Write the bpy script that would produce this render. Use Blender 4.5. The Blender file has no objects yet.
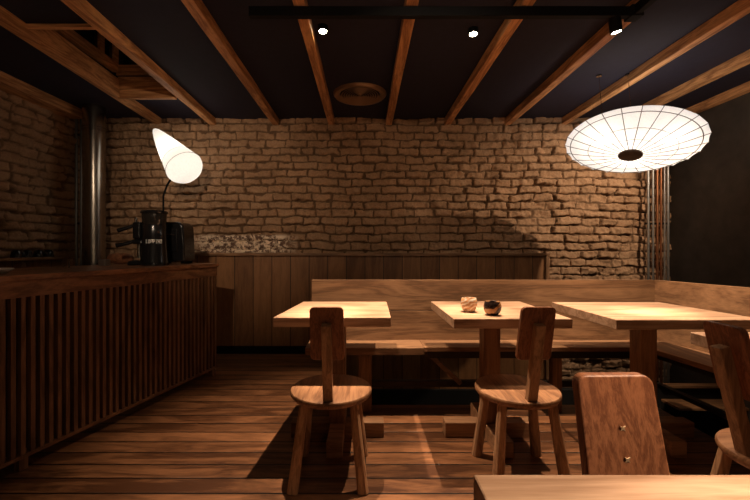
import bpy, bmesh, math, random
import numpy as np
from mathutils import Vector, Matrix, noise

random.seed(7)
C = bpy.context.scene.collection
PI = math.pi

# ------------------------------------------------------------------ helpers
def link(o):
    C.objects.link(o)
    return o

def tag(o, label=None, cat=None, group=None, kind=None):
    if label: o['label'] = label
    if cat: o['category'] = cat
    if group: o['group'] = group
    if kind: o['kind'] = kind
    return o

def empty(name, loc=(0, 0, 0), rz=0.0, **k):
    o = bpy.data.objects.new(name, None)
    o.empty_display_size = 0.1
    o.location = loc
    o.rotation_euler = (0, 0, rz)
    link(o)
    return tag(o, **k)

class MB:
    """collects simple solids into one bmesh"""
    def __init__(s):
        s.bm = bmesh.new()

    def box(s, x0, x1, y0, y1, z0, z1, M=None):
        r = bmesh.ops.create_cube(s.bm, size=1.0)
        T = Matrix.Translation(((x0+x1)/2, (y0+y1)/2, (z0+z1)/2)) @ Matrix.Diagonal((abs(x1-x0), abs(y1-y0), abs(z1-z0), 1))
        if M is not None: T = M @ T
        bmesh.ops.transform(s.bm, matrix=T, verts=r['verts'])
        return s

    def prism(s, pts, z0, z1):
        lo = [s.bm.verts.new((p[0], p[1], z0)) for p in pts]
        hi = [s.bm.verts.new((p[0], p[1], z1)) for p in pts]
        n = len(pts)
        s.bm.faces.new(lo[::-1]); s.bm.faces.new(hi)
        for i in range(n):
            s.bm.faces.new((lo[i], lo[(i+1) % n], hi[(i+1) % n], hi[i]))
        return s

    def hexa(s, lo, hi):
        a = [s.bm.verts.new(p) for p in lo]; b = [s.bm.verts.new(p) for p in hi]
        n = len(lo)
        s.bm.faces.new(a[::-1]); s.bm.faces.new(b)
        for i in range(n):
            s.bm.faces.new((a[i], a[(i+1) % n], b[(i+1) % n], b[i]))
        return s

    def bar(s, p, q, w0, d0, w1=None, d1=None, up=(0, 1, 0), ch=0.0):
        """rectangular bar p->q, optional chamfered corners"""
        w1 = w0 if w1 is None else w1; d1 = d0 if d1 is None else d1
        p = Vector(p); q = Vector(q); ax = (q-p).normalized()
        yv = Vector(up); yv = (yv - ax*yv.dot(ax)).normalized(); xv = yv.cross(ax)
        def ring(c, w, d):
            a, b = w/2, d/2
            if ch > 0:
                k = ch
                co = [(-a+k, -b), (a-k, -b), (a, -b+k), (a, b-k), (a-k, b), (-a+k, b), (-a, b-k), (-a, -b+k)]
            else:
                co = [(-a, -b), (a, -b), (a, b), (-a, b)]
            return [c + xv*x + yv*y for x, y in co]
        return s.hexa(ring(p, w0, d0), ring(q, w1, d1))

    def tube(s, pts, r, seg=12, cap=True):
        pts = [Vector(p) for p in pts]
        rs = r if isinstance(r, (list, tuple)) else [r]*len(pts)
        rings = []
        ref = None
        for i, p in enumerate(pts):
            if i == 0: t = pts[1]-pts[0]
            elif i == len(pts)-1: t = pts[-1]-pts[-2]
            else: t = (pts[i+1]-pts[i]).normalized() + (pts[i]-pts[i-1]).normalized()
            t.normalize()
            if ref is None:
                ref = Vector((1, 0, 0)) if abs(t.x) < 0.9 else Vector((0, 1, 0))
            a = (ref - t*ref.dot(t)).normalized(); ref = a
            b = t.cross(a)
            rings.append([s.bm.verts.new(p + (a*math.cos(2*PI*k/seg) + b*math.sin(2*PI*k/seg))*rs[i]) for k in range(seg)])
        for i in range(len(rings)-1):
            for k in range(seg):
                s.bm.faces.new((rings[i][k], rings[i][(k+1) % seg], rings[i+1][(k+1) % seg], rings[i+1][k]))
        if cap:
            s.bm.faces.new(rings[0][::-1]); s.bm.faces.new(rings[-1])
        return s

    def lathe(s, prof, seg=32, c=(0, 0, 0), M=None, close=False):
        """profile list of (r,z)"""
        rings = []
        M = M or Matrix.Identity(4)
        c = Vector(c)
        for r, z in prof:
            if r < 1e-6:
                rings.append([s.bm.verts.new(c + M @ Vector((0, 0, z)))])
            else:
                rings.append([s.bm.verts.new(c + M @ Vector((r*math.cos(2*PI*k/seg), r*math.sin(2*PI*k/seg), z))) for k in range(seg)])
        pairs = list(zip(rings, rings[1:]))
        if close: pairs.append((rings[-1], rings[0]))
        for A, B in pairs:
            for k in range(seg):
                k2 = (k+1) % seg
                if len(A) == 1 and len(B) == 1: continue
                if len(A) == 1: s.bm.faces.new((A[0], B[k2], B[k]))
                elif len(B) == 1: s.bm.faces.new((A[k], A[k2], B[0]))
                else: s.bm.faces.new((A[k], A[k2], B[k2], B[k]))
        return s

    def build(s, name, mat, parent=None, bevel=0.0, smooth=False, seg=2, loc=None, **k):
        bmesh.ops.recalc_face_normals(s.bm, faces=s.bm.faces[:])
        me = bpy.data.meshes.new(name)
        s.bm.to_mesh(me); s.bm.free()
        if smooth:
            for p in me.polygons: p.use_smooth = True
            try: me.set_sharp_from_angle(angle=math.radians(smooth if smooth is not True else 40))
            except Exception: pass
        me.materials.append(mat)
        o = bpy.data.objects.new(name, me)
        link(o)
        if parent is not None: o.parent = parent
        if loc is not None: o.location = loc
        if bevel > 0:
            b = o.modifiers.new('bevel', 'BEVEL'); b.width = bevel; b.segments = seg
            b.limit_method = 'ANGLE'; b.angle_limit = math.radians(35); b.harden_normals = False
        return tag(o, **k)

def copy_tree(o, parent=None):
    c = o.copy(); C.objects.link(c)
    if parent is not None:
        c.parent = parent
        c.matrix_parent_inverse = o.matrix_parent_inverse.copy()
    for ch in list(o.children):
        copy_tree(ch, c)
    return c

# ------------------------------------------------------------------ materials
def newmat(name):
    m = bpy.data.materials.new(name); m.use_nodes = True
    nt = m.node_tree
    return m, nt, nt.nodes['Principled BSDF']

def N(nt, t, **k):
    n = nt.nodes.new(t)
    for a, b in k.items():
        if a.startswith('i_'):
            key = a[2:]
            n.inputs[int(key) if key.isdigit() else key.replace('_', ' ')].default_value = b
        else: setattr(n, a, b)
    return n

def ramp(nt, stops):
    r = nt.nodes.new('ShaderNodeValToRGB')
    e = r.color_ramp.elements
    while len(e) < len(stops): e.new(0.5)
    for i, (p, c) in enumerate(stops):
        e[i].position = p; e[i].color = (*c, 1)
    return r

def plain(name, col, rough=0.5, metal=0.0, bump=0.0, bscale=60, spec=0.5, var=0.0):
    m, nt, b = newmat(name)
    b.inputs['Base Color'].default_value = (*col, 1)
    b.inputs['Roughness'].default_value = rough
    b.inputs['Metallic'].default_value = metal
    b.inputs['Specular IOR Level'].default_value = spec
    tc = N(nt, 'ShaderNodeTexCoord')
    n = N(nt, 'ShaderNodeTexNoise', i_Scale=bscale, i_Detail=4.0)
    nt.links.new(tc.outputs['Object'], n.inputs['Vector'])
    if var > 0:
        d = tuple(c*(1-var) for c in col); u = tuple(min(1, c*(1+var)) for c in col)
        r = ramp(nt, [(0.3, d), (0.7, u)])
        nt.links.new(n.outputs['Fac'], r.inputs['Fac'])
        nt.links.new(r.outputs['Color'], b.inputs['Base Color'])
    if bump > 0:
        bp = N(nt, 'ShaderNodeBump', i_Strength=bump, i_Distance=0.002)
        nt.links.new(n.outputs['Fac'], bp.inputs['Height'])
        nt.links.new(bp.outputs['Normal'], b.inputs['Normal'])
    return m

def wood(name, dark, light, axis='X', scale=1.0, rough=0.5, bump=0.25, rings=True, spec=0.4):
    """straight grain along axis with soft cathedral figure and fine pores"""
    m, nt, b = newmat(name)
    tc = N(nt, 'ShaderNodeTexCoord')
    oi = N(nt, 'ShaderNodeObjectInfo')
    mul = N(nt, 'ShaderNodeMath', operation='MULTIPLY'); mul.inputs[1].default_value = 37.0
    nt.links.new(oi.outputs['Random'], mul.inputs[0])
    add = N(nt, 'ShaderNodeVectorMath', operation='ADD')
    nt.links.new(tc.outputs['Object'], add.inputs[0]); nt.links.new(mul.outputs[0], add.inputs[1])
    s = {'X': (0.12, 1, 1), 'Y': (1, 0.12, 1), 'Z': (1, 1, 0.12)}[axis]
    mp = N(nt, 'ShaderNodeMapping'); mp.inputs['Scale'].default_value = tuple(v*scale for v in s)
    nt.links.new(add.outputs[0], mp.inputs['Vector'])
    n1 = N(nt, 'ShaderNodeTexNoise', i_Scale=9.0, i_Detail=5.0, i_Roughness=0.6, i_Distortion=0.6)
    nt.links.new(mp.outputs[0], n1.inputs['Vector'])
    # rings = folded noise
    r1 = N(nt, 'ShaderNodeMath', operation='MULTIPLY'); r1.inputs[1].default_value = 9.0
    nt.links.new(n1.outputs['Fac'], r1.inputs[0])
    r2 = N(nt, 'ShaderNodeMath', operation='PINGPONG'); r2.inputs[1].default_value = 1.0
    nt.links.new(r1.outputs[0], r2.inputs[0])
    n2 = N(nt, 'ShaderNodeTexNoise', i_Scale=110.0, i_Detail=3.0, i_Roughness=0.7)
    mp2 = N(nt, 'ShaderNodeMapping'); mp2.inputs['Scale'].default_value = tuple((v if v == 1 else 0.06)*scale for v in s)
    nt.links.new(add.outputs[0], mp2.inputs['Vector']); nt.links.new(mp2.outputs[0], n2.inputs['Vector'])
    mixf = N(nt, 'ShaderNodeMix'); mixf.inputs['Factor'].default_value = 0.62
    nt.links.new(r2.outputs[0], mixf.inputs['A']); nt.links.new(n2.outputs['Fac'], mixf.inputs['B'])
    rp = ramp(nt, [(0.30, dark), (0.5, tuple((a+c)/2 for a, c in zip(dark, light))), (0.72, light)])
    nt.links.new(mixf.outputs['Result'], rp.inputs['Fac'])
    # per-object tone
    hs = N(nt, 'ShaderNodeHueSaturation')
    mr = N(nt, 'ShaderNodeMapRange'); mr.inputs['To Min'].default_value = 0.85; mr.inputs['To Max'].default_value = 1.12
    nt.links.new(oi.outputs['Random'], mr.inputs['Value']); nt.links.new(mr.outputs['Result'], hs.inputs['Value'])
    nt.links.new(rp.outputs['Color'], hs.inputs['Color'])
    nt.links.new(hs.outputs['Color'], b.inputs['Base Color'])
    b.inputs['Roughness'].default_value = rough
    b.inputs['Specular IOR Level'].default_value = spec
    bp = N(nt, 'ShaderNodeBump', i_Strength=bump, i_Distance=0.0015)
    nt.links.new(mixf.outputs['Result'], bp.inputs['Height']); nt.links.new(bp.outputs['Normal'], b.inputs['Normal'])
    return m

def planks(name, dark, light, length, width, along='X', rough=0.45, gap=0.012, plane='XY', seam=0.25, tone=0.35):
    """boards laid side by side; each board has its own tone"""
    m, nt, b = newmat(name)
    tc = N(nt, 'ShaderNodeTexCoord')
    sep = N(nt, 'ShaderNodeSeparateXYZ'); nt.links.new(tc.outputs['Object'], sep.inputs[0])
    a = {'X': 'X', 'Y': 'Y', 'Z': 'Z'}[along]
    o = [c for c in plane if c != a][0]
    cmb = N(nt, 'ShaderNodeCombineXYZ')
    nt.links.new(sep.outputs[a], cmb.inputs['X']); nt.links.new(sep.outputs[o], cmb.inputs['Y'])
    br = N(nt, 'ShaderNodeTexBrick', offset=0.37, offset_frequency=2)
    br.inputs['Scale'].default_value = 1.0
    br.inputs['Brick Width'].default_value = length
    br.inputs['Row Height'].default_value = width
    br.inputs['Mortar Size'].default_value = gap*width
    br.inputs['Mortar Smooth'].default_value = 0.3
    br.inputs['Color1'].default_value = (0, 0, 0, 1); br.inputs['Color2'].default_value = (1, 1, 1, 1)
    br.inputs['Mortar'].default_value = (0.5, 0.5, 0.5, 1)
    nt.links.new(cmb.outputs[0], br.inputs['Vector'])
    # per board offset of the grain
    off = N(nt, 'ShaderNodeVectorMath', operation='SCALE'); off.inputs['Scale'].default_value = 13.0
    nt.links.new(br.outputs['Color'], off.inputs[0])
    add = N(nt, 'ShaderNodeVectorMath', operation='ADD')
    nt.links.new(cmb.outputs[0], add.inputs[0]); nt.links.new(off.outputs[0], add.inputs[1])
    mp = N(nt, 'ShaderNodeMapping'); mp.inputs['Scale'].default_value = (0.16, 1, 1)
    nt.links.new(add.outputs[0], mp.inputs['Vector'])
    n1 = N(nt, 'ShaderNodeTexNoise', i_Scale=11.0, i_Detail=6.0, i_Roughness=0.62, i_Distortion=0.8)
    nt.links.new(mp.outputs[0], n1.inputs['Vector'])
    pg = N(nt, 'ShaderNodeMath', operation='MULTIPLY'); pg.inputs[1].default_value = 5.0
    nt.links.new(n1.outputs['Fac'], pg.inputs[0])
    pp = N(nt, 'ShaderNodeMath', operation='PINGPONG'); pp.inputs[1].default_value = 1.0
    nt.links.new(pg.outputs[0], pp.inputs[0])
    n2 = N(nt, 'ShaderNodeTexNoise', i_Scale=70.0, i_Detail=5.0, i_Roughness=0.7)
    nt.links.new(mp.outputs[0], n2.inputs['Vector'])
    mx = N(nt, 'ShaderNodeMix'); mx.inputs['Factor'].default_value = 0.6
    nt.links.new(pp.outputs[0], mx.inputs['A']); nt.links.new(n2.outputs['Fac'], mx.inputs['B'])
    mx2 = N(nt, 'ShaderNodeMix'); mx2.inputs['Factor'].default_value = tone
    sc = N(nt, 'ShaderNodeSeparateColor'); nt.links.new(br.outputs['Color'], sc.inputs[0])
    nt.links.new(mx.outputs['Result'], mx2.inputs['A']); nt.links.new(sc.outputs[0], mx2.inputs['B'])
    rp = ramp(nt, [(0.28, dark), (0.74, light)])
    nt.links.new(mx2.outputs['Result'], rp.inputs['Fac'])
    sm = N(nt, 'ShaderNodeMix', data_type='RGBA')
    sm.inputs['B'].default_value = (*[c*seam for c in dark], 1)
    nt.links.new(br.outputs['Fac'], sm.inputs['Factor']); nt.links.new(rp.outputs['Color'], sm.inputs['A'])
    nt.links.new(sm.outputs['Result'], b.inputs['Base Color'])
    b.inputs['Roughness'].default_value = rough
    h = N(nt, 'ShaderNodeMath', operation='MULTIPLY_ADD'); h.inputs[1].default_value = -3.0
    nt.links.new(br.outputs['Fac'], h.inputs[0]); nt.links.new(mx.outputs['Result'], h.inputs[2])
    bp = N(nt, 'ShaderNodeBump', i_Strength=0.45, i_Distance=0.0025)
    nt.links.new(h.outputs[0], bp.inputs['Height']); nt.links.new(bp.outputs['Normal'], b.inputs['Normal'])
    return m

def brick_mat(name, lo, hi, patch=False):
    m, nt, b = newmat(name)
    tc = N(nt, 'ShaderNodeTexCoord')
    n1 = N(nt, 'ShaderNodeTexNoise', i_Scale=3.0, i_Detail=8.0, i_Roughness=0.7)
    n2 = N(nt, 'ShaderNodeTexNoise', i_Scale=70.0, i_Detail=6.0, i_Roughness=0.7)
    nt.links.new(tc.outputs['Object'], n1.inputs['Vector']); nt.links.new(tc.outputs['Object'], n2.inputs['Vector'])
    mx = N(nt, 'ShaderNodeMix'); mx.inputs['Factor'].default_value = 0.45
    nt.links.new(n1.outputs['Fac'], mx.inputs['A']); nt.links.new(n2.outputs['Fac'], mx.inputs['B'])
    rp = ramp(nt, [(0.35, lo), (0.65, hi)])
    nt.links.new(mx.outputs['Result'], rp.inputs['Fac'])
    # shade of the recessed joints put into the colour: mortar darker than the bricks
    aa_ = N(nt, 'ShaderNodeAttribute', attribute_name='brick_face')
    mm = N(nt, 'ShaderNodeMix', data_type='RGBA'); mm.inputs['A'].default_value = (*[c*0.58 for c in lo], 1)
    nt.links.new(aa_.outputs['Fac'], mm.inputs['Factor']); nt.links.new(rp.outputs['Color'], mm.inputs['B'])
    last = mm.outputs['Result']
    if patch:
        # worn strip above the panelling where old pale plaster is left on the brick
        sep = N(nt, 'ShaderNodeSeparateXYZ'); nt.links.new(tc.outputs['Object'], sep.inputs[0])
        def band(sock, a0, a1, e):
            c = N(nt, 'ShaderNodeMath', operation='SUBTRACT'); c.inputs[1].default_value = (a0+a1)/2
            nt.links.new(sock, c.inputs[0])
            ab = N(nt, 'ShaderNodeMath', operation='ABSOLUTE'); nt.links.new(c.outputs[0], ab.inputs[0])
            mr = N(nt, 'ShaderNodeMapRange'); mr.inputs['From Min'].default_value = (a1-a0)/2+e
            mr.inputs['From Max'].default_value = (a1-a0)/2-e
            nt.links.new(ab.outputs[0], mr.inputs['Value']); return mr.outputs['Result']
        bx = band(sep.outputs['X'], -1.75, -0.78, 0.10); bz = band(sep.outputs['Z'], 1.05, 1.235, 0.012)
        n3 = N(nt, 'ShaderNodeTexNoise', i_Scale=16.0, i_Detail=8.0, i_Roughness=0.8)
        nt.links.new(tc.outputs['Object'], n3.inputs['Vector'])
        r3 = ramp(nt, [(0.485, (0, 0, 0)), (0.515, (1, 1, 1))]); nt.links.new(n3.outputs['Fac'], r3.inputs['Fac'])
        m1 = N(nt, 'ShaderNodeMath', operation='MULTIPLY'); nt.links.new(bx, m1.inputs[0]); nt.links.new(bz, m1.inputs[1])
        # first the strip bared to darker brick, then flakes of plaster
        ms = N(nt, 'ShaderNodeMix', data_type='RGBA'); ms.inputs['B'].default_value = (0.17, 0.10, 0.07, 1)
        nt.links.new(m1.outputs[0], ms.inputs['Factor']); nt.links.new(last, ms.inputs['A'])
        m2 = N(nt, 'ShaderNodeMath', operation='MULTIPLY'); nt.links.new(m1.outputs[0], m2.inputs[0]); nt.links.new(r3.outputs['Color'], m2.inputs[1])
        mf = N(nt, 'ShaderNodeMix', data_type='RGBA'); mf.inputs['B'].default_value = (0.85, 0.68, 0.5, 1)
        nt.links.new(m2.outputs[0], mf.inputs['Factor']); nt.links.new(ms.outputs['Result'], mf.inputs['A'])
        last = mf.outputs['Result']
    nt.links.new(last, b.inputs['Base Color'])
    b.inputs['Roughness'].default_value = 0.85
    b.inputs['Specular IOR Level'].default_value = 0.25
    bp = N(nt, 'ShaderNodeBump', i_Strength=0.6, i_Distance=0.006)
    nt.links.new(n2.outputs['Fac'], bp.inputs['Height']); nt.links.new(bp.outputs['Normal'], b.inputs['Normal'])
    return m

def emit(name, col, strength):
    m, nt, b = newmat(name)
    b.inputs['Base Color'].default_value = (0, 0, 0, 1)
    b.inputs['Emission Color'].default_value = (*col, 1)
    b.inputs['Emission Strength'].default_value = strength
    return m

def paper(name, col, glow, gcol, fib=60):
    """washi paper lit from inside: lets the bulb's light through and gives off an even glow"""
    m, nt, b = newmat(name)
    out = nt.nodes['Material Output']
    tc = N(nt, 'ShaderNodeTexCoord')
    n = N(nt, 'ShaderNodeTexNoise', i_Scale=float(fib), i_Detail=6.0, i_Roughness=0.7)
    nt.links.new(tc.outputs['Object'], n.inputs['Vector'])
    r = ramp(nt, [(0.3, tuple(c*0.86 for c in col)), (0.7, col)]); nt.links.new(n.outputs['Fac'], r.inputs['Fac'])
    d = N(nt, 'ShaderNodeBsdfDiffuse'); t = N(nt, 'ShaderNodeBsdfTranslucent')
    nt.links.new(r.outputs['Color'], d.inputs['Color']); nt.links.new(r.outputs['Color'], t.inputs['Color'])
    mx = N(nt, 'ShaderNodeMixShader'); mx.inputs[0].default_value = 0.6
    nt.links.new(d.outputs[0], mx.inputs[1]); nt.links.new(t.outputs[0], mx.inputs[2])
    e = N(nt, 'ShaderNodeEmission'); e.inputs['Strength'].default_value = glow
    e.inputs['Color'].default_value = (*gcol, 1)
    ad = N(nt, 'ShaderNodeAddShader')
    nt.links.new(mx.outputs[0], ad.inputs[0]); nt.links.new(e.outputs[0], ad.inputs[1])
    nt.links.new(ad.outputs[0], out.inputs['Surface'])
    return m

M_floor = planks('floor_planks', (0.075, 0.030, 0.013), (0.39, 0.180, 0.080), 5.3, 0.112, 'X', rough=0.36, gap=0.05, tone=0.34, seam=0.06)
M_panel_back = planks('panel_boards', (0.15, 0.062, 0.021), (0.33, 0.152, 0.057), 6.0, 0.193, 'Z', rough=0.55, gap=0.022, plane='XZ', tone=0.35)
M_panel_left = planks('panel_boards_left', (0.15, 0.062, 0.021), (0.33, 0.152, 0.057), 6.0, 0.193, 'Z', rough=0.55, gap=0.022, plane='YZ', tone=0.35)
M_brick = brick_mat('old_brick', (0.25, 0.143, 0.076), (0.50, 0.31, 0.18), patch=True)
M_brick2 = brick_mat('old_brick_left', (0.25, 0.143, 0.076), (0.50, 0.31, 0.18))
M_ceiling = plain('ceiling_paint', (0.009, 0.007, 0.021), 0.8, bump=0.3, var=0.15, bscale=20)
M_darkwall = plain('dark_plaster', (0.050, 0.042, 0.034), 0.7, bump=0.6, bscale=8, var=0.25)
M_beam = wood('beam_wood', (0.30, 0.125, 0.045), (0.70, 0.36, 0.15), 'Y', rough=0.6, scale=1.3)
M_beamx = wood('beam_wood_cross', (0.30, 0.125, 0.045), (0.70, 0.36, 0.15), 'X', rough=0.6, scale=1.3)
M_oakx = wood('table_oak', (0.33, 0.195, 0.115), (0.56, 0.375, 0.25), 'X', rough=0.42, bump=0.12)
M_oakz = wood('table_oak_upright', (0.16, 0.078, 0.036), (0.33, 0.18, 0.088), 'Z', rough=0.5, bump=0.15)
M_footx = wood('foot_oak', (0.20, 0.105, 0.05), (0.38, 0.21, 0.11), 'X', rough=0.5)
M_bench = wood('bench_oak', (0.14, 0.073, 0.036), (0.30, 0.168, 0.086), 'X', rough=0.5, bump=0.15)
M_benchy = wood('bench_oak_side', (0.14, 0.073, 0.036), (0.30, 0.168, 0.086), 'Y', rough=0.5, bump=0.15)
M_trim = wood('panel_trim', (0.16, 0.08, 0.036), (0.34, 0.18, 0.085), 'X', rough=0.5)
M_trimz = wood('panel_trim_upright', (0.16, 0.08, 0.036), (0.34, 0.18, 0.085), 'Z', rough=0.5)
M_chairz = wood('chair_walnut', (0.17, 0.062, 0.028), (0.36, 0.150, 0.070), 'Z', rough=0.45, bump=0.2, scale=4.0)
M_legz = wood('chair_leg_wood', (0.26, 0.14, 0.073), (0.54, 0.32, 0.175), 'Z', rough=0.45, bump=0.2, scale=2.0)
M_chairx = wood('chair_seat_wood', (0.19, 0.086, 0.04), (0.42, 0.22, 0.11), 'Y', rough=0.42, bump=0.2, scale=1.3)
M_bar = wood('bar_wood', (0.14, 0.055, 0.024), (0.32, 0.145, 0.066), 'Y', rough=0.4)
M_barz = wood('bar_slat_wood', (0.12, 0.052, 0.023), (0.28, 0.13, 0.06), 'Z', rough=0.5)
M_black = plain('black_metal', (0.006, 0.006, 0.007), 0.7, 0.2, spec=0.25)
M_gloss = plain('gloss_black', (0.010, 0.010, 0.011), 0.18, 0.0, spec=0.6)
M_dark = plain('dark_steel', (0.035, 0.025, 0.02), 0.5, 0.5, var=0.2)
M_steel = plain('brushed_steel', (0.36, 0.33, 0.29), 0.25, 1.0, bump=0.05, bscale=30)
M_pipe = plain('grey_conduit', (0.55, 0.53, 0.50), 0.35, 0.9)
M_pipedark = plain('dark_conduit', (0.20, 0.19, 0.18), 0.4, 0.8)
M_copper = plain('copper_pipe_metal', (0.45, 0.19, 0.09), 0.4, 0.9)
M_bronze = plain('vent_metal', (0.30, 0.19, 0.11), 0.42, 0.7)
M_hub = plain('hub_wood', (0.10, 0.075, 0.06), 0.6, var=0.3, bscale=25)
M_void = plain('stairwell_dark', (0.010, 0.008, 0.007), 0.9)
M_white = plain('white_ceramic', (0.88, 0.86, 0.82), 0.4)
M_glass_dark = plain('dark_window_glass', (0.012, 0.014, 0.012), 0.08, 0.0, spec=0.7)
M_dowel = plain('pale_dowel', (0.8, 0.62, 0.40), 0.5)
M_felt = plain('bread_crust', (0.22, 0.085, 0.035), 0.8, bump=1.0, bscale=45, var=0.4)

# ------------------------------------------------------------------ dimensions (metres, camera height 1.1)
YB = 3.93      # back wall
ZC = 2.463     # ceiling
ZB = 2.392     # underside of the beams
XL = -2.95     # left wall
XR = 3.20      # right wall
YF = -2.2      # wall behind the viewer
VX0, VY0 = -0.38, 2.63     # edge of the stairwell behind the bench
VX1 = 2.02

# ------------------------------------------------------------------ brick walls
def vnoise(x, y, seed):
    rs = np.random.RandomState(seed)
    T = rs.rand(256, 256)
    xi = np.floor(x).astype(int); yi = np.floor(y).astype(int)
    fx = x-xi; fy = y-yi
    fx = fx*fx*(3-2*fx); fy = fy*fy*(3-2*fy)
    a = T[xi & 255, yi & 255]; b = T[(xi+1) & 255, yi & 255]
    c = T[xi & 255, (yi+1) & 255]; d = T[(xi+1) & 255, (yi+1) & 255]
    return (a*(1-fx)+b*fx)*(1-fy) + (c*(1-fx)+d*fx)*fy - 0.5

def fbm(x, y, f, o, seed):
    s = 0; a = 1.0
    for i in range(o):
        s = s + a*vnoise(x*f+17.3*i, y*f+5.1*i, seed+i); f *= 2.03; a *= 0.55
    return s

def brick_field(U, V, seed):
    H, L = 0.083, 0.205
    rs = np.random.RandomState(seed+99)
    R1 = rs.rand(64, 128); R2 = rs.rand(64, 128); R3 = rs.rand(64, 128); R4 = rs.rand(64, 128)
    v = V + 0.03*fbm(U, V, 1.3, 3, seed) + 0.017*fbm(U, V, 11, 3, seed+5)
    u = U + 0.03*fbm(U, V, 2.0, 3, seed+9) + 0.020*fbm(U, V, 11, 3, seed+15)
    row = np.floor(v/H).astype(int)
    rr = (row + 20) & 63
    fv = v - row*H
    off = np.where(row % 2 == 0, 0, L/2) + (R1[rr, 0]-0.5)*0.07
    k = np.floor((u-off)/L).astype(int)
    kk = (k+60) & 127
    fu = (u-off) - k*L
    j0 = (R2[rr, kk]-0.5)*0.10; j1 = (R2[rr, (kk+1) & 127]-0.5)*0.10
    du = np.minimum(np.abs(fu-j0), np.abs(L+j1-fu))
    kk = (kk + np.where(fu < j0, -1, 0) + np.where(fu > L+j1, 1, 0)) & 127
    dv = np.minimum(fv, H-fv)
    d = np.minimum(du, dv) - 0.0030 - 0.020*np.clip(fbm(U, V, 13, 4, seed+31), 0, 1)
    t = np.clip(d/0.0065, 0, 1); t = t*t*(3-2*t)
    body = 0.036 + (R3[rr, kk]-0.5)*0.034 + (fu/L-0.5)*(R4[rr, kk]-0.5)*0.022 + (fv/H-0.5)*(R2[rr, kk]-0.5)*0.016
    # some bricks crumbled
    worn = np.clip((fbm(U, V, 3.2, 4, seed+41)-0.10)*4, 0, 1)
    h = t*(body - worn*0.026) + 0.020*fbm(U, V, 20, 4, seed+51) + 0.022*fbm(U, V, 2.2, 3, seed+61) + 0.006*fbm(U, V, 9, 2, seed+71)
    return h, t

def heightwall(name, u0, u1, v0, v1, step, fn, mat, seed):
    nu = int((u1-u0)/step)+1; nv = int((v1-v0)/step)+1
    us = np.linspace(u0, u1, nu); vs = np.linspace(v0, v1, nv)
    U, V = np.meshgrid(us, vs, indexing='ij')
    h, tj = brick_field(U, V, seed)
    P = fn(U, V, h).reshape(-1, 3)
    idx = np.arange(nu*nv).reshape(nu, nv)
    q = np.stack([idx[:-1, :-1], idx[1:, :-1], idx[1:, 1:], idx[:-1, 1:]], -1).reshape(-1, 4)
    me = bpy.data.meshes.new(name)
    me.vertices.add(len(P)); me.vertices.foreach_set('co', P.astype(np.float32).ravel())
    me.loops.add(q.size); me.loops.foreach_set('vertex_index', q.astype(np.int32).ravel())
    me.polygons.add(len(q)); me.polygons.foreach_set('loop_start', np.arange(0, q.size, 4, dtype=np.int32))
    me.polygons.foreach_set('loop_total', np.full(len(q), 4, dtype=np.int32))
    me.update(calc_edges=True); me.validate()
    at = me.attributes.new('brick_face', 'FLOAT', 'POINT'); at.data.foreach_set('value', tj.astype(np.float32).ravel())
    me.materials.append(mat)
    o = bpy.data.objects.new(name, me); link(o)
    return tag(o, kind='structure')

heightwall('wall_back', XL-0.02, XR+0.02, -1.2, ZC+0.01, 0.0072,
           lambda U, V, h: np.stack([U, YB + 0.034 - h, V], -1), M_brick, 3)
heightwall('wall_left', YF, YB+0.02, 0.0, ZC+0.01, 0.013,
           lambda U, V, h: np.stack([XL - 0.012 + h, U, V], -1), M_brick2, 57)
MB().box(XR, XR+0.12, YF, YB+0.1, -1.2, ZC+0.1).build('wall_right', M_darkwall, kind='structure')
MB().box(XL-0.1, XR+0.1, YF-0.12, YF, 0, ZC+0.1).build('wall_front', M_darkwall, kind='structure')

# floor: walks up to the back wall on the left, stops at the stairwell behind the bench
MB().prism([(XL, YF), (XR, YF), (XR, -0.2), (VX1, -0.2), (VX1, VY0), (VX0, VY0), (VX0, YB), (XL, YB)], -0.06, 0.0).build('floor', M_floor, kind='structure')
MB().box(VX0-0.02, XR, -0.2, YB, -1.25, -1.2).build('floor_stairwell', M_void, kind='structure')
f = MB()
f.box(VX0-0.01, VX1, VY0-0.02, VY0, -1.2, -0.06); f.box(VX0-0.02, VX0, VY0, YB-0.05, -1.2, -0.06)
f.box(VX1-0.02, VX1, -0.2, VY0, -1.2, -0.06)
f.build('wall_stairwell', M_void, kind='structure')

# ceiling with the roof-light opening between the first two full beams
OX0, OX1, OY0, OY1 = -2.11, -1.60, 2.30, 3.22
cm = MB()
cm.box(XL-0.05, OX0, YF, YB+0.1, ZC, ZC+0.05); cm.box(OX1, XR+0.05, YF, YB+0.1, ZC, ZC+0.05)
cm.box(OX0, OX1, YF, OY0, ZC, ZC+0.05); cm.box(OX0, OX1, OY1, YB+0.1, ZC, ZC+0.05)
cm.build('ceiling', M_ceiling, kind='structure')

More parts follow.
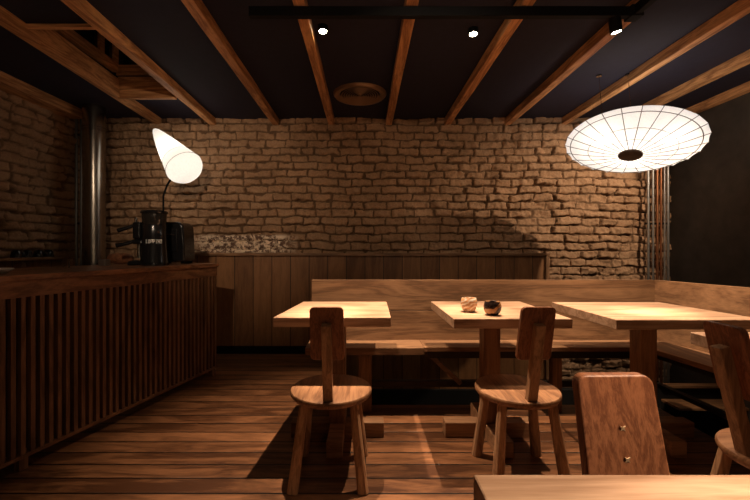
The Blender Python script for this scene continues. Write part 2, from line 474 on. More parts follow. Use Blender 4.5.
# roof light: upstand, timber frame, dark panes
w = MB()
w.box(OX0-0.10, OX0-0.08, OY0-0.05, OY1+0.05, ZC+0.05, 3.25)
w.box(OX1+0.04, OX1+0.06, OY0-0.05, OY1+0.05, ZC+0.05, 3.25)
w.box(OX0-0.1, OX1+0.06, OY0-0.07, OY0-0.05, ZC+0.05, 3.25)
w.box(OX0-0.1, OX1+0.06, OY1+0.05, OY1+0.07, ZC+0.05, 3.25)
w.box(OX0-0.1, OX1+0.06, OY0-0.07, OY1+0.07, 3.25, 3.27)
win = w.build('window_1', M_ceiling, kind='structure')
MB().box(OX0-0.075, OX0-0.055, OY0-0.03, OY1+0.03, 2.70, 3.2).build('pane', M_glass_dark, win)
MB().box(OX0-0.02, OX1+0.02, OY1+0.045, OY1+0.052, 2.69, 3.2).build('pane', M_glass_dark, win)
MB().box(OX0-0.08, OX0-0.03, OY0-0.04, OY1+0.04, 2.625, 2.70).build('window_sill', M_beam, win, bevel=0.003)
for yy in (2.66, 3.06, 3.235):
    MB().box(OX0-0.07, OX0-0.03, yy-0.025, yy+0.025, 2.70, 3.2).build('window_post', M_beam, win, bevel=0.002)
MB().box(OX0-0.05, OX1+0.03, OY1+0.032, OY1+0.06, 2.60, 2.69).build('window_sill', M_beamx, win, bevel=0.003)
MB().box(OX0+0.26, OX0+0.30, OY1+0.032, OY1+0.06, 2.69, 3.2).build('window_post', M_beam, win, bevel=0.002)

# ------------------------------------------------------------------ ceiling beams
beam_labels = [
    'rough timber wall plate beam running along the top of the left brick wall',
    'deep old timber beam carrying the left side of the roof light opening',
    'ceiling beam bordering the right side of the roof light, over the paper cone lamp',
    'ceiling beam between the roof light and the round ceiling vent, third beam from the right of the opening\'s deep beam',
    'narrow ceiling beam just left of the round ceiling vent',
    'narrow ceiling beam just right of the round ceiling vent',
    'ceiling beam ending above the low bowls\' table, with a bare ceiling spotlight glowing on its left',
    'ceiling beam crossed by the corner of the black lighting track, beside the hanging track spotlight',
    'long ceiling beam coming down to the brick wall just left of the round paper disc lamp',
    'ceiling beam running behind the round paper disc lamp',
    'ceiling beam along the top of the dark right wall',
]
beam_labels[3] = 'ceiling beam coming down to the brick halfway between the paper cone lamp and the ceiling vent'
beam_labels[6] = 'ceiling beam just right of the middle ceiling spotlight, ending above the pair of bowls'
def beam(x0b, x1b, width, zb, zt, y1=YB+0.02, y0=YF, lab='', xs=None):
    """x0b = centre at back wall, x1b = centre 1.76 m nearer"""
    sl = (x1b-x0b)/1.763
    xa = x0b; xz = x0b + sl*(y1-y0)
    m = MB()
    n = 14
    lo = []
    rings = []
    for i in range(n+1):
        t = i/n; y = y1+(y0-y1)*t; x = xa+(xz-xa)*t
        j = lambda: random.uniform(-0.002, 0.002)
        rings.append([m.bm.verts.new((x-width/2+j(), y, zb+j())), m.bm.verts.new((x+width/2+j(), y, zb+j())),
                      m.bm.verts.new((x+width/2+j(), y, zt)), m.bm.verts.new((x-width/2+j(), y, zt))])
    for A, B in zip(rings, rings[1:]):
        for k in range(4): m.bm.faces.new((A[k], A[(k+1) % 4], B[(k+1) % 4], B[k]))
    m.bm.faces.new(rings[0][::-1]); m.bm.faces.new(rings[-1])
    return m.build('ceiling_beam', M_beam, bevel=0.004, label=lab, cat='beam', group='timber ceiling beams')

zt = ZC + 0.0
beam(-2.86, -2.90, 0.16, 2.375, zt, y1=3.70, lab=beam_labels[0])
beam(-2.175, -2.085, 0.065, 2.392, 2.548, lab=beam_labels[1])
for lab, xb, xs in zip(beam_labels[2:], (-1.60, -0.94, -0.35, 0.25, 0.865, 1.495, 2.085, 2.665, 3.165), (-1.565, -0.93, -0.35, 0.25, 0.865, 1.495, 2.085, 2.665, 3.165)):
    beam(xb, xs, 0.064, ZB, zt, lab=lab)
# trimmers of the opening
MB().box(-2.10, -1.62, OY0-0.03, OY0-0.001, 2.437, 2.459).build('beam_trimmer', M_beamx, bevel=0.002,
    label='thin cross trimmer at the near end of the roof light opening', cat='beam')
MB().box(-2.12, -1.63, OY1-0.005, OY1+0.03, 2.385, 2.57).build('beam_trimmer', M_beamx, bevel=0.002,
    label='deep cross trimmer at the far end of the roof light opening', cat='beam')

# ------------------------------------------------------------------ panelling
YP = 3.885
m = MB(); m.box(-1.80, VX0, YP, YB-0.004, 0.085, 1.02); m.box(VX0, 1.865, YP, YB-0.004, -0.36, 1.02)
m.build('wall_panelling', M_panel_back, kind='structure')
m = MB(); m.box(-1.82, 1.905, YP-0.03, YB-0.002, 1.02, 1.048)
m.build('trim_1', M_trim, bevel=0.003, kind='structure')
MB().box(1.865, 1.90, YP-0.025, YB-0.002, -0.36, 1.02).build('trim_2', M_trimz, bevel=0.003, kind='structure')
MB().box(-1.80, VX0, YP+0.012, YB-0.004, 0.0, 0.085).build('baseboard_back', M_black, kind='structure')
MB().box(XL, XL+0.045, YF, 3.60, 0.0, 0.995).build('wall_panelling_left', M_panel_left, kind='structure')
MB().box(XL, XL+0.11, YF, 3.62, 0.995, 1.02).build('trim_3', wood('ledge_wood', (0.16, 0.08, 0.036), (0.34, 0.18, 0.085), 'Y'), bevel=0.003, kind='structure')

MB().box(VX0, XR, YP-0.035, YB-0.002, -1.2, -0.36).build('shade_slab_stairwell', M_void, kind='structure')  # dark slab standing in for the unlit depth below the panelling
# stair treads going down behind the bench corner
for (x0, x1, y0, y1, z, lab) in ((2.62, 3.2, 3.30, 3.37, -0.114, 'upper wooden stair tread seen under the corner bench'),
                             (2.62, 3.2, 3.12, 3.32, -0.235, 'lower wooden stair tread seen under the corner bench')):
    t = empty('stair_tread', (0, 0, 0), label=lab, cat='stair', group='stair treads under the bench')
    MB().box(x0, x1, y0, y1, z-0.022, z).build('tread', M_trim, t, bevel=0.003)
    MB().box(x0, x1, y1-0.03, y1-0.008, -1.2, z-0.022).build('riser', M_void, t)

# ------------------------------------------------------------------ bench (bench height .45, back to .87)
YS = 2.44
bench = empty('corner_bench', (0, 0, 0), label='long wooden corner bench with high plank back along the brick wall and right side', cat='bench')
# seats
MB().box(-0.39, 0.385, YS, 2.70, 0.402, 0.45).build('seat', M_bench, bench, bevel=0.003)
MB().prism([(0.385, YS+0.012), (1.845, YS+0.012), (2.03, 2.70), (0.385, 2.70)], 0.422, 0.45).build('seat', M_bench, bench, bevel=0.002)
def ln(p, d, y): return (p[0]+d*(p[1]-y), y)
A = (1.842, 2.45); B = (2.045, 2.665)
sp = [ln(A, .13, 2.45), (1.842, 2.4525), (2.04, 2.70), ln(B, .25, -0.15), ln(A, .13, -0.15)]
MB().prism([sp[1], sp[2], sp[3], sp[4]], 0.420, 0.45).build('seat', M_benchy, bench, bevel=0.002)
# backs: two stacked boards, leaning a few degrees
def back(x0, x1, yb, yt, z0, z1, th=0.028):
    m = MB()
    f = lambda z: yb+(yt-yb)*(z-0.45)/(0.871-0.45)
    m.hexa([(x0, f(z0), z0), (x1, f(z0), z0), (x1, f(z0)+th, z0), (x0, f(z0)+th, z0)],
           [(x0, f(z1), z1), (x1, f(z1), z1), (x1, f(z1)+th, z1), (x0, f(z1)+th, z1)])
    return m
back(-0.382, 2.062, 2.655, 2.69, 0.45, 0.653).build('backrest_board', M_bench, bench, bevel=0.002)
back(-0.382, 2.085, 2.655, 2.69, 0.659, 0.871).build('backrest_board', M_bench, bench, bevel=0.002)
def sback(z0, z1):
    m = MB()
    def P(y, z, t):
        x, _ = ln(B, .25, y); k = (z-0.45)/(0.421)*0.04
        return (x+k+t, y, z)
    y0 = 2.705; y1 = -0.15
    m.hexa([P(y0, z0, 0), P(y1, z0, 0), P(y1, z0, .03), P(y0, z0, .03)], [P(y0, z1, 0), P(y1, z1, 0), P(y1, z1, .03), P(y0, z1, .03)])
    return m
sback(0.45, 0.653).build('backrest_board', M_benchy, bench, bevel=0.002)
sback(0.659, 0.871).build('backrest_board', M_benchy, bench, bevel=0.002)
# under-structure
for x0, x1 in ((-0.045, 0.045), (1.262, 1.325)):
    MB().box(x0, x1, 2.52, 2.575, 0.0, 0.42 if x1 > 1 else 0.402).build('leg', M_trimz, bench, bevel=0.003)
MB().bar((0.40, 2.60, 0.41), (0.66, 2.60, 0.165), 0.03, 0.05).build('brace', M_bench, bench, bevel=0.002)
MB().box(-0.38, 2.06, 2.628, 2.668, 0.125, 0.167).build('rail', M_dark, bench, bevel=0.003)
m = MB(); m.bar((2.045, 2.63, 0.146), (2.12, -0.15, 0.146), 0.042, 0.03, up=(0, 0, 1)); m.build('rail', M_dark, bench, bevel=0.003)
MB().box(0.42, 2.05, 2.50, 2.53, 0.365, 0.42).build('apron', M_dark, bench)
MB().bar((1.93, 2.45, 0.393), (2.14, -0.1, 0.393), 0.05, 0.03, up=(0, 0, 1)).build('apron', M_dark, bench)
for y in (1.55, 0.5):
    x = ln(A, .13, y)[0]
    MB().box(x+0.045, x+0.10, y-0.03, y+0.03, 0.0, 0.42).build('leg', M_trimz, bench, bevel=0.003)

# ------------------------------------------------------------------ tables
def table(cx, cy, pts, label, top_mat=M_oakx, thick=0.05, feet=True, th=0.74, col=0.095):
    t = empty('pedestal_table', (cx, cy, 0), label=label, cat='table', group='square pedestal tables')
    P = [(x-cx, y-cy) for x, y in pts]
    MB().prism(P, th-thick, th).build('tabletop', top_mat, t, bevel=0.003)
    h = col/2
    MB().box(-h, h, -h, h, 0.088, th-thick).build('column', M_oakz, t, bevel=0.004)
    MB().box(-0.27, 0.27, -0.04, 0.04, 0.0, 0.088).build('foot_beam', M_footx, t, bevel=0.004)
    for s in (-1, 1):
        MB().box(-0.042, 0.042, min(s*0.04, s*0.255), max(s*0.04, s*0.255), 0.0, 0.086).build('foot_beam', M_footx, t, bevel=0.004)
    return t
TY = 2.212
table(-0.16, TY, [(-0.476, 1.942), (0.135, 1.942), (0.145, 2.523), (-0.414, 2.523)],
      'bare pale oak square table behind the left chair, nearest the slatted bar')
table(0.735, TY, [(0.452, 1.905), (1.055, 1.905), (1.045, 2.53), (0.445, 2.53)],
      'pale oak square table with the two small bowls on it')
table(1.64, TY, [(1.262, 1.882), (2.02, 1.882), (1.955, 2.50), (1.245, 2.50)],
      'wide empty oak table in the bench corner under the paper disc lamp')
table(1.70, 1.30, [(1.393, 1.0), (2.0, 1.0), (2.0, 1.607), (1.393, 1.607)],
      'oak table half cut off at the right edge, behind the dark tilted chair')
table(0.475, 0.22, [(0.172, -0.15), (0.78, -0.15), (0.78, 0.597), (0.172, 0.597)],
      'nearest oak table, its far edge crossing the bottom right of the view')

# ------------------------------------------------------------------ chairs
def make_chair():
    t = empty('plank_back_chair', cat='chair')
    m = MB(); m.lathe([(0, 0.372), (0.165, 0.372), (0.192, 0.380), (0.2, 0.392), (0.2, 0.403), (0.196, 0.409), (0.188, 0.411), (0, 0.411)], 56)
    m.build('seat', M_chairx, t, smooth=35)
    for sx in (-1, 1):
        for sy in (-1, 1):
            MB().bar((sx*0.115, sy*0.11-0.01, 0.385), (sx*0.158, sy*0.155-0.02, 0.0), 0.040, 0.038, 0.050, 0.046, ch=0.010).build('leg', M_legz, t, bevel=0.002)
    # post: leans back from the rear rim
    s = 0.235
    def yy(z): return -0.162 - s*(z-0.411)
    MB().bar((0, yy(0.395), 0.395), (0, yy(0.77), 0.77), 0.044, 0.036, 0.043, 0.034, up=(0, 1, 0)).build('post', M_legz, t, bevel=0.003)
    # back plank, rounded corners, in front of the post
    m = MB(); hw = 0.073; z0, z1 = 0.60, 0.845; rr = 0.02
    out = []
    for (cx, cz, a0) in ((hw-rr, z1-rr, 0), (-hw+rr, z1-rr, 90), (-hw+rr, z0+rr, 180), (hw-rr, z0+rr, 270)):
        for k in range(7):
            a = math.radians(a0+15*k); out.append((cx+rr*math.cos(a), cz+rr*math.sin(a)))
    out = [(x*(1 + 0.05*((z1-z)/(z1-z0))), z) for x, z in out]
    off = 0.017
    m.hexa([(x, yy(z)+off, z) for x, z in out], [(x, yy(z)+off+0.024, z) for x, z in out])
    bk = m.build('backrest', M_chairz, t, bevel=0.004, seg=3)
    for z in (0.750, 0.696):
        d = MB(); y = yy(z)+off+0.0235
        # a wedged, star shaped tenon end
        pts = []
        for k in range(8):
            r = 0.0068 if k % 2 == 0 else 0.0026
            a = k*PI/4 + PI/4
            pts.append((r*math.cos(a), r*math.sin(a)))
        d.hexa([(px, y-0.004, z+pz) for px, pz in pts], [(px, y+0.0018, z+pz) for px, pz in pts])
        d.build('dowel', M_dowel, bk)
    return t
chair = make_chair()
spots = [
    (-0.167, 1.86, 0, 'wooden round-seat chair with plank back at the left table'),
    (0.752, 1.86, 0, 'wooden round-seat chair with plank back at the table holding two bowls'),
    (0.504, 0.527, PI+0.02, 'chair with red-brown back plank and two pale dowels behind the nearest table'),
    (1.440, 1.25, -PI/2-0.05, 'dark chair seen from behind at the right edge, tilted plank back'),
]
for i, (x, y, rz, lab) in enumerate(spots):
    c = chair if i == 0 else copy_tree(chair)
    c.location = (x, y, 0); c.rotation_euler = (0, 0, rz)
    c['label'] = lab; c['group'] = 'round-seat plank-back chairs'
    if i == 2:
        for ch in c.children:
            if ch.name.startswith('backrest') : ch.scale = (1.05, 1, 1)

# ------------------------------------------------------------------ bowls on the second table
def bowl_mat(name, base, stripe, hi, sc=9.0):
    m, nt, b = newmat(name)
    tc = N(nt, 'ShaderNodeTexCoord')
    mp = N(nt, 'ShaderNodeMapping'); mp.inputs['Rotation'].default_value = (0.5, 0.5, 0.3)
    nt.links.new(tc.outputs['Object'], mp.inputs['Vector'])
    wv = N(nt, 'ShaderNodeTexWave', i_Scale=sc, i_Distortion=7.0, i_Detail=2.0, bands_direction='Z')
    wv.inputs['Detail Scale'].default_value = 1.5
    nt.links.new(mp.outputs[0], wv.inputs['Vector'])
    r = ramp(nt, [(0.3, base), (0.5, stripe), (0.74, stripe), (0.86, hi)] if sc < 6 else [(0.25, base), (0.4, stripe), (0.55, base), (0.75, hi)])
    nt.links.new(wv.outputs['Fac'], r.inputs['Fac']); nt.links.new(r.outputs['Color'], b.inputs['Base Color'])
    b.inputs['Roughness'].default_value = 0.25
    return m
def bowl(x, y, r, h, mat, inner, name, lab, sc):
    pr = [(0, 0.0), (r*0.55, 0.0), (r*0.62, 0.004), (r*0.85, h*0.2), (r*0.98, h*0.42), (r, h*0.6), (r*0.97, h*0.8), (r*0.88, h*0.95), (r*0.84, h),
          (r*0.79, h*0.97), (r*0.84, h*0.8), (r*0.88, h*0.6), (r*0.8, h*0.3), (r*0.5, h*0.12), (0, h*0.1)]
    m = MB(); m.lathe(pr, 40)
    o = m.build(name, mat, smooth=60, loc=(x, y, 0.7405), label=lab, cat='bowl', group='glazed bowls on the table')
    return o
bowl(0.588, 2.12, 0.046, 0.078, bowl_mat('glaze_cream', (0.78, 0.66, 0.52), (0.20, 0.07, 0.025), (0.55, 0.30, 0.14), 16.0), None, 'marbled_bowl',
     'small cream bowl with brown marbled swirls, left of the dark one', 1)
bowl(0.685, 2.015, 0.046, 0.072, bowl_mat('glaze_dark', (0.02, 0.012, 0.01), (0.035, 0.016, 0.012), (0.45, 0.24, 0.11), 5.5), None, 'marbled_bowl',
     'small dark brown bowl with a tan band, right of the cream one', 1)

# ------------------------------------------------------------------ bar counter (left)
F0 = Vector((-1.287, 3.26, 0)); dirv = Vector((-0.403, -1.41, 0)).normalized(); nrm = Vector((-0.9615, 0.2748, 0))
BL = 4.6
ang = math.atan2(dirv.y, dirv.x)
bar = empty('bar_counter', tuple(F0), 0, label='dark wood bar counter with vertical slatted front at the left', cat='bar counter')
# local frame: +x along the front towards the viewer, +y into the bar (away from the room)
Ml = Matrix(((dirv.x, nrm.x, 0, 0), (dirv.y, nrm.y, 0, 0), (0, 0, 1, 0), (0, 0, 0, 1)))
bar.matrix_world = Matrix.Translation(F0) @ Ml if Ml.determinant() > 0 else Matrix.Translation(F0)
def Lb(m):
    if Ml.determinant() <= 0: bmesh.ops.transform(m.bm, matrix=Ml, verts=m.bm.verts[:])
    return m
M_barx = M_bar
ZT = 0.968
Lb(MB().box(-0.01, BL, -0.012, 0.70, ZT-0.03, ZT)).build('counter_top', M_bar, bar, bevel=0.003)
Lb(MB().box(-0.005, BL, 0.0, 0.03, ZT-0.112, ZT-0.03)).build('fascia', M_bar, bar, bevel=0.003)
m = MB(); n = int(BL/0.0425)
for i in range(n):
    x = 0.006 + i*0.0425
    m.box(x, x+0.021, 0.0, 0.03, 0.075, ZT-0.112)
Lb(m).build('slat_panel', M_barz, bar)
Lb(MB().box(-0.005, BL, -0.004, 0.034, 0.06, 0.078)).build('bottom_rail', M_bar, bar, bevel=0.002)
Lb(MB().box(0.0, BL, 0.12, 0.14, 0.05, ZT-0.03)).build('back_panel', M_void, bar)
Lb(MB().box(-0.002, 0.02, 0.034, 0.66, 0.075, ZT-0.03)).build('end_panel', M_bar, bar)
for x in (0.02, 1.44, 2.9, 4.3):
    Lb(MB().box(x, x+0.04, 0.0, 0.04, 0.0, 0.06)).build('foot', M_barz, bar, bevel=0.003)
    Lb(MB().box(x, x+0.04, 0.60, 0.64, 0.0, ZT-0.03)).build('foot', M_barz, bar, bevel=0.003)

# ------------------------------------------------------------------ coffee grinder, machine, things on the bar
g = empty('coffee_grinder', (-1.612, 2.87, ZT), label='tall black coffee grinder with hopper on the bar, left of the boxy machine', cat='coffee grinder')
prof = [(0, 0), (0.098, 0), (0.100, 0.01), (0.096, 0.03), (0.088, 0.12), (0.083, 0.22), (0.083, 0.30), (0.078, 0.31), (0, 0.31)]
MB().lathe(prof, 40).build('body', M_gloss, g, smooth=40)
M_hop, nt_, b_ = newmat('hopper_smoked_plastic')
b_.inputs['Base Color'].default_value = (0.05, 0.042, 0.036, 1); b_.inputs['Roughness'].default_value = 0.08
b_.inputs['Transmission Weight'].default_value = 0.55
MB().lathe([(0.078, 0.31), (0.083, 0.33), (0.086, 0.395), (0.084, 0.395), (0.081, 0.33), (0.074, 0.31)], 40).build('hopper', M_hop, g, smooth=40)
MB().lathe([(0, 0.395), (0.093, 0.395), (0.095, 0.405), (0.090, 0.414), (0.03, 0.418), (0, 0.418)], 40).build('lid', M_gloss, g, smooth=40)
m = MB()
for k, hh in enumerate((0.0, 0.01, 0.02, 0.03)):
    pass
# badge: small row of pale letters wrapped round the body
def badge_bar(m, a, z0, z1, wdt=0.0035):
    r = 0.0855
    p = Vector((r*math.sin(a), -r*math.cos(a), 0))
    R = Matrix.Translation(p) @ Matrix.Rotation(a, 4, 'Z')
    m.box(-wdt/2, wdt/2, -0.001, 0.0012, z0, z1, M=R)
def badge_h(m, a0, a1, z, h=0.0035):
    for i in range(4):
        a = a0+(a1-a0)*(i+0.5)/4
        badge_bar(m, a, z, z+h, abs(a1-a0)*0.0855/4*1.1)
m = MB(); z0, z1 = 0.168, 0.196
gl = ['L', 'U', 'P', 'P', 'I', 'N', 'O']
aa = -0.16
for ch in gl:
    wd = 0.12
    a, b2 = aa, aa+wd
    if ch == 'L': badge_bar(m, a, z0, z1); badge_h(m, a, b2, z0)
    if ch == 'U': badge_bar(m, a, z0, z1); badge_bar(m, b2, z0, z1); badge_h(m, a, b2, z0)
    if ch == 'P': badge_bar(m, a, z0, z1); badge_h(m, a, b2, z1-0.0035); badge_bar(m, b2, z0+0.013, z1); badge_h(m, a, b2, z0+0.012)
    if ch == 'I': badge_bar(m, (a+b2)/2, z0, z1)
    if ch == 'N': badge_bar(m, a, z0, z1); badge_bar(m, b2, z0, z1); badge_bar(m, (a+b2)/2, z0+0.008, z1-0.008)
    if ch == 'O': badge_bar(m, a, z0, z1); badge_bar(m, b2, z0, z1); badge_h(m, a, b2, z0); badge_h(m, a, b2, z1-0.0035)
    aa += 0.19
m.build('badge', M_white, g)
m = MB(); m.box(-0.14, -0.08, -0.05, 0.05, 0.20, 0.33); m.box(-0.15, -0.07, -0.045, 0.045, 0.16, 0.20)
m.build('dosing_head', M_gloss, g, bevel=0.012)
m = MB(); m.tube([(-0.12, -0.03, 0.31), (-0.17, -0.05, 0.285), (-0.235, -0.07, 0.262)], [0.012, 0.013, 0.017], 12); m.build('handle', M_gloss, g, smooth=40)
m = MB(); m.tube([(-0.12, -0.03, 0.19), (-0.18, -0.05, 0.165), (-0.245, -0.07, 0.15)], [0.012, 0.014, 0.018], 12); m.build('handle', M_gloss, g, smooth=40)
m = MB(); m.tube([(-0.115, 0, 0.16), (-0.115, 0, 0.055)], 0.016, 14); m.build('spout', M_steel, g, smooth=40)
m = MB(); m.lathe([(0, 0), (0.055, 0), (0.06, 0.012), (0.05, 0.03), (0.02, 0.038), (0, 0.04)], 28, c=(-0.14, 0, 0)); m.build('tray', M_black, g, smooth=40)
m = MB(); m.tube([(-0.14, 0.0, 0.33), (-0.14, 0.0, 0.365)], 0.01, 10); m.build('knob', M_steel, g, smooth=40)

mc = empty('coffee_machine', (-1.60, 3.18, ZT), 0.0, label='glossy black boxy coffee machine with rounded shoulder at the bar end', cat='coffee machine')
m = MB()
out = []
wd, hh = 0.115, 0.345
for (cx, cz, rr, a0) in ((wd-0.055, hh-0.055, 0.055, 0), (-wd+0.03, hh-0.03, 0.03, 90)):
    for k in range(8):
        a = math.radians(a0+90/7*k); out.append((cx+rr*math.cos(a), cz+rr*math.sin(a)))
out += [(-wd-0.004, 0.02), (wd+0.014, 0.02)]
m.hexa([(x, -0.12, z) for x, z in out], [(x, 0.08, z) for x, z in out])
m.build('body', M_gloss, mc, bevel=0.014, seg=3, smooth=50)
m = MB(); m.box(-0.075, 0.075, -0.135, -0.118, 0.10, 0.29); m.build('front_panel', M_gloss, mc, bevel=0.012, seg=3)
m = MB(); m.tube([(-0.03, -0.14, 0.255), (0.06, -0.14, 0.235)], 0.006, 10); m.build('handle', M_steel, mc, smooth=40)
for s in (-0.09, 0.09):
    MB().box(s-0.015, s+0.015, -0.08, 0.07, 0, 0.022).build('foot', M_black, mc, bevel=0.003)

# loaf on a board end
m = MB()
for j in range(1):
    m.lathe([(0, -0.10), (0.022, -0.095), (0.036, -0.075), (0.043, -0.03), (0.045, 0.02), (0.040, 0.065), (0.024, 0.092), (0, 0.10)], 28,
            M=Matrix.Rotation(PI/2, 4, 'Y'))
loaf = m.build('bread_loaf', M_felt, smooth=60, loc=(-1.97, 3.02, ZT+0.047), label='small brown crusty loaf lying on the bar beside the steel flue', cat='bread')
loaf.rotation_euler = (0, 0, 0.1)
for v in loaf.data.vertices:
    n_ = noise.noise(v.co*28)*0.005; v.co += v.co.normalized()*n_
MB().box(-0.026, 0.026, -0.03, 0.03, 0, 0.045).build('small_box', M_pipe, loc=(-1.945, 2.80, ZT), bevel=0.004,
    label='small pale grey box on the bar between the loaf and the flue', cat='box')
m = MB(); m.lathe([(0, 0), (0.05, 0), (0.085, 0.022), (0.083, 0.027), (0.048, 0.006), (0, 0.006)], 36)
m.build('white_plate', M_white, loc=(-1.915, 1.925, ZT), smooth=40, label='white plate on the bar cut off by the left edge of the view', cat='plate')
m = MB(); m.tube([(0, 0, 0), (0, 0, 0.05), (0.012, -0.01, 0.065), (0.03, -0.02, 0.06)], 0.005, 10)
m.build('small_tap', M_steel, loc=(-1.99, 2.52, ZT), smooth=40, label='tiny metal tap standing on the bar left of the flue', cat='tap')

# cups on the left ledge
cupm = M_gloss
cpos = [(3.10, 0), (3.19, 0), (3.31, 0), (3.41, 0)]
names = ['dark upturned cup nearest the viewer on the left wall ledge', 'dark upturned cup second from the viewer on the left wall ledge',
         'dark upturned cup second from the far end of the left wall ledge row',
         'dark upturned cup at the far end of the left wall ledge row']
for (y, _), lb in zip(cpos, names):
    t = empty('black_cup', (XL+0.07, y, 1.02), random.uniform(-0.6, 0.6), label=lb, cat='cup', group='dark cups on the ledge')
    MB().lathe([(0, 0.062), (0.022, 0.062), (0.034, 0.050), (0.040, 0.02), (0.042, 0.0), (0.038, 0.0), (0.036, 0.02), (0.030, 0.046), (0, 0.056)], 28).build('body', cupm, t, smooth=40)
    pts = [(0.037, 0, 0.048), (0.055, 0, 0.045), (0.060, 0, 0.03), (0.054, 0, 0.016), (0.040, 0, 0.014)]
    MB().tube(pts, 0.004, 8).build('handle', cupm, t, smooth=40)

# ------------------------------------------------------------------ flue and pipes
fx, fy = -2.615, 3.62
fl = empty('steel_flue', (fx, fy, 0), label='wide shiny steel flue pipe standing behind the bar', cat='flue pipe')
MB().lathe([(0.094, 0), (0.094, ZC)], 48).build('pipe', M_steel, fl, smooth=40)
for z in (1.19, 1.215, 2.235, 2.26):
    m = MB(); m.lathe([(0.092, z-0.008), (0.100, z-0.005), (0.100, z+0.005), (0.092, z+0.008)], 48, close=True)
    m.build('seam_ring', M_steel, fl, smooth=60)
def pipe(x, y, r, mat, z0, z1, lab, grp, name='wall_pipe'):
    t = empty(name, (x, y, 0), label=lab, cat='pipe', group=grp)
    MB().tube([(0, 0, z0), (0, 0, z1)], r, 16).build('pipe', mat, t, smooth=40)
    for z in (0.35, 1.35, 2.25):
        MB().box(-r*1.5, r*1.5, -0.004, 0.03, z-0.01, z+0.01).build('clip', M_dark, t)
for x, lab in ((-2.925, 'leftmost of the three thin dark pipes in the left corner'), (-2.875, 'middle of the three thin dark pipes in the left corner'),
               (-2.83, 'rightmost of the three thin dark pipes in the left corner, next to the flue')):
    pipe(x*1.0+0.0, 3.80, 0.013, M_pipedark, 0.0, ZC, lab, 'thin pipes in the left corner')
for u, mat, r, lab in ((648.2, M_pipe, 0.012, 'grey pipe farthest left beside the right end of the brick wall'),
                       (653, M_pipe, 0.010, 'second grey pipe, just left of the copper ones'),
                       (657.3, M_copper, 0.012, 'left copper pipe in the right corner bundle'),
                       (661, M_copper, 0.010, 'right copper pipe in the right corner bundle'),
                       (664.5, M_pipe, 0.009, 'thin grey pipe just right of the copper ones'),
                       (668, M_pipe, 0.013, 'grey pipe farthest right, against the dark wall')):
    pipe((u-365)*3.83/375, 3.83, r, mat, -1.1, ZC, lab, 'pipes in the right corner')

# ------------------------------------------------------------------ ceiling vent
v = empty('ceiling_vent', (-0.045, 3.32, ZC), label='round bronze ceiling vent with concentric rings', cat='vent')
MB().lathe([(0.175, -0.004), (0.195, -0.024), (0.222, -0.020), (0.235, -0.004), (0.235, 0), (0.175, 0)], 64, close=True).build('rim', M_bronze, v, smooth=40)
for k in range(7):
    r = 0.165 - k*0.021
    MB().lathe([(r-0.010, -0.012), (r, -0.020), (r+0.002, -0.018), (r-0.008, -0.010)], 56, close=True).build('ring', M_bronze, v, smooth=40)
MB().lathe([(0, -0.002), (0.177, -0.002), (0.177, -0.0005), (0, -0.0005)], 48).build('backing', M_void, v)
MB().lathe([(0, -0.024), (0.014, -0.022), (0.018, -0.012), (0.018, -0.002), (0, -0.002)], 24).build('hub', M_bronze, v, smooth=40)

# ------------------------------------------------------------------ lighting track and spots
tr = empty('lighting_track', (0, 0, 0), label='black lighting track crossing below the ceiling beams and turning towards the viewer at the right', cat='track')
MB().box(-0.62, 1.46, 1.995, 2.03, ZB-0.055, ZB-0.004).build('rail', M_black, tr, bevel=0.002)
MB().box(1.425, 1.46, -1.6, 1.995, ZB-0.055, ZB-0.004).build('rail', M_black, tr, bevel=0.002)
MB().box(1.41, 1.475, 1.98, 2.045, ZB-0.062, ZB-0.002).build('corner_joint', M_black, tr, bevel=0.003)

WARM = (1.0, 0.70, 0.47)
M_lens = emit('lamp_lens', (1.0, 0.80, 0.52), 30.0)
def spot_fixture(name, head, aim, stem_top, lab, power, size, blend=0.35, rad=0.012, length=0.09, r=0.03, col=WARM, lens=True, core=1.3):
    """head = centre of the lens; body points from the lens back along the beam"""
    head = Vector(head); aim = Vector(aim); d = (aim-head).normalized()
    t = empty(name, tuple(head), 0, label=lab, cat='spotlight', group='black ceiling spotlights')
    q = (-d).to_track_quat('Z', 'Y').to_matrix().to_4x4()
    MB().lathe([(0, 0.002), (r*0.78, 0.002), (r*0.82, -0.004), (r, -0.004), (r, length), (r*0.9, length+0.006), (0, length+0.006)], 32, M=q).build('body', M_black, t, smooth=40)
    MB().lathe([(0, 0.001), (r*0.76, 0.001), (r*0.76, -0.001), (0, -0.001)], 32, M=q).build('lens', M_lens, t)
    top = Vector(stem_top)-head; back = -d*length*0.6
    MB().tube([tuple(back), tuple(top)], 0.007, 12).build('stem', M_black, t, smooth=40)
    ld = bpy.data.lights.new('spot_light', 'SPOT'); ld.energy = power; ld.spot_size = math.radians(size); ld.spot_blend = blend
    ld.shadow_soft_size = rad; ld.color = col
    lo = bpy.data.objects.new('spot_light', ld); link(lo)
    lo.location = head + d*0.012
    lo.rotation_euler = d.to_track_quat('-Z', 'Y').to_euler()
    l2 = ld.copy(); l2.energy = power*core; l2.spot_size = math.radians(20); l2.spot_blend = 1.0   # the reflector's bright core
    lc = bpy.data.objects.new('spot_light', l2); link(lc); lc.location = lo.location; lc.rotation_euler = lo.rotation_euler
    return t
S = 1.0
spot_fixture('ceiling_spotlight', (-0.258, 2.30, 2.43), (-0.22, 2.12, 0.74), (-0.258, 2.33, ZC),
             'small glowing ceiling spotlight left of the round vent', 76*S, 68, 0.9, length=0.035)
spot_fixture('ceiling_spotlight', (0.672, 2.33, 2.43), (0.62, 2.15, 0.74), (0.672, 2.36, ZC),
             'small glowing ceiling spotlight in the middle of the ceiling right of the vent', 76*S, 68, 0.9, length=0.035)
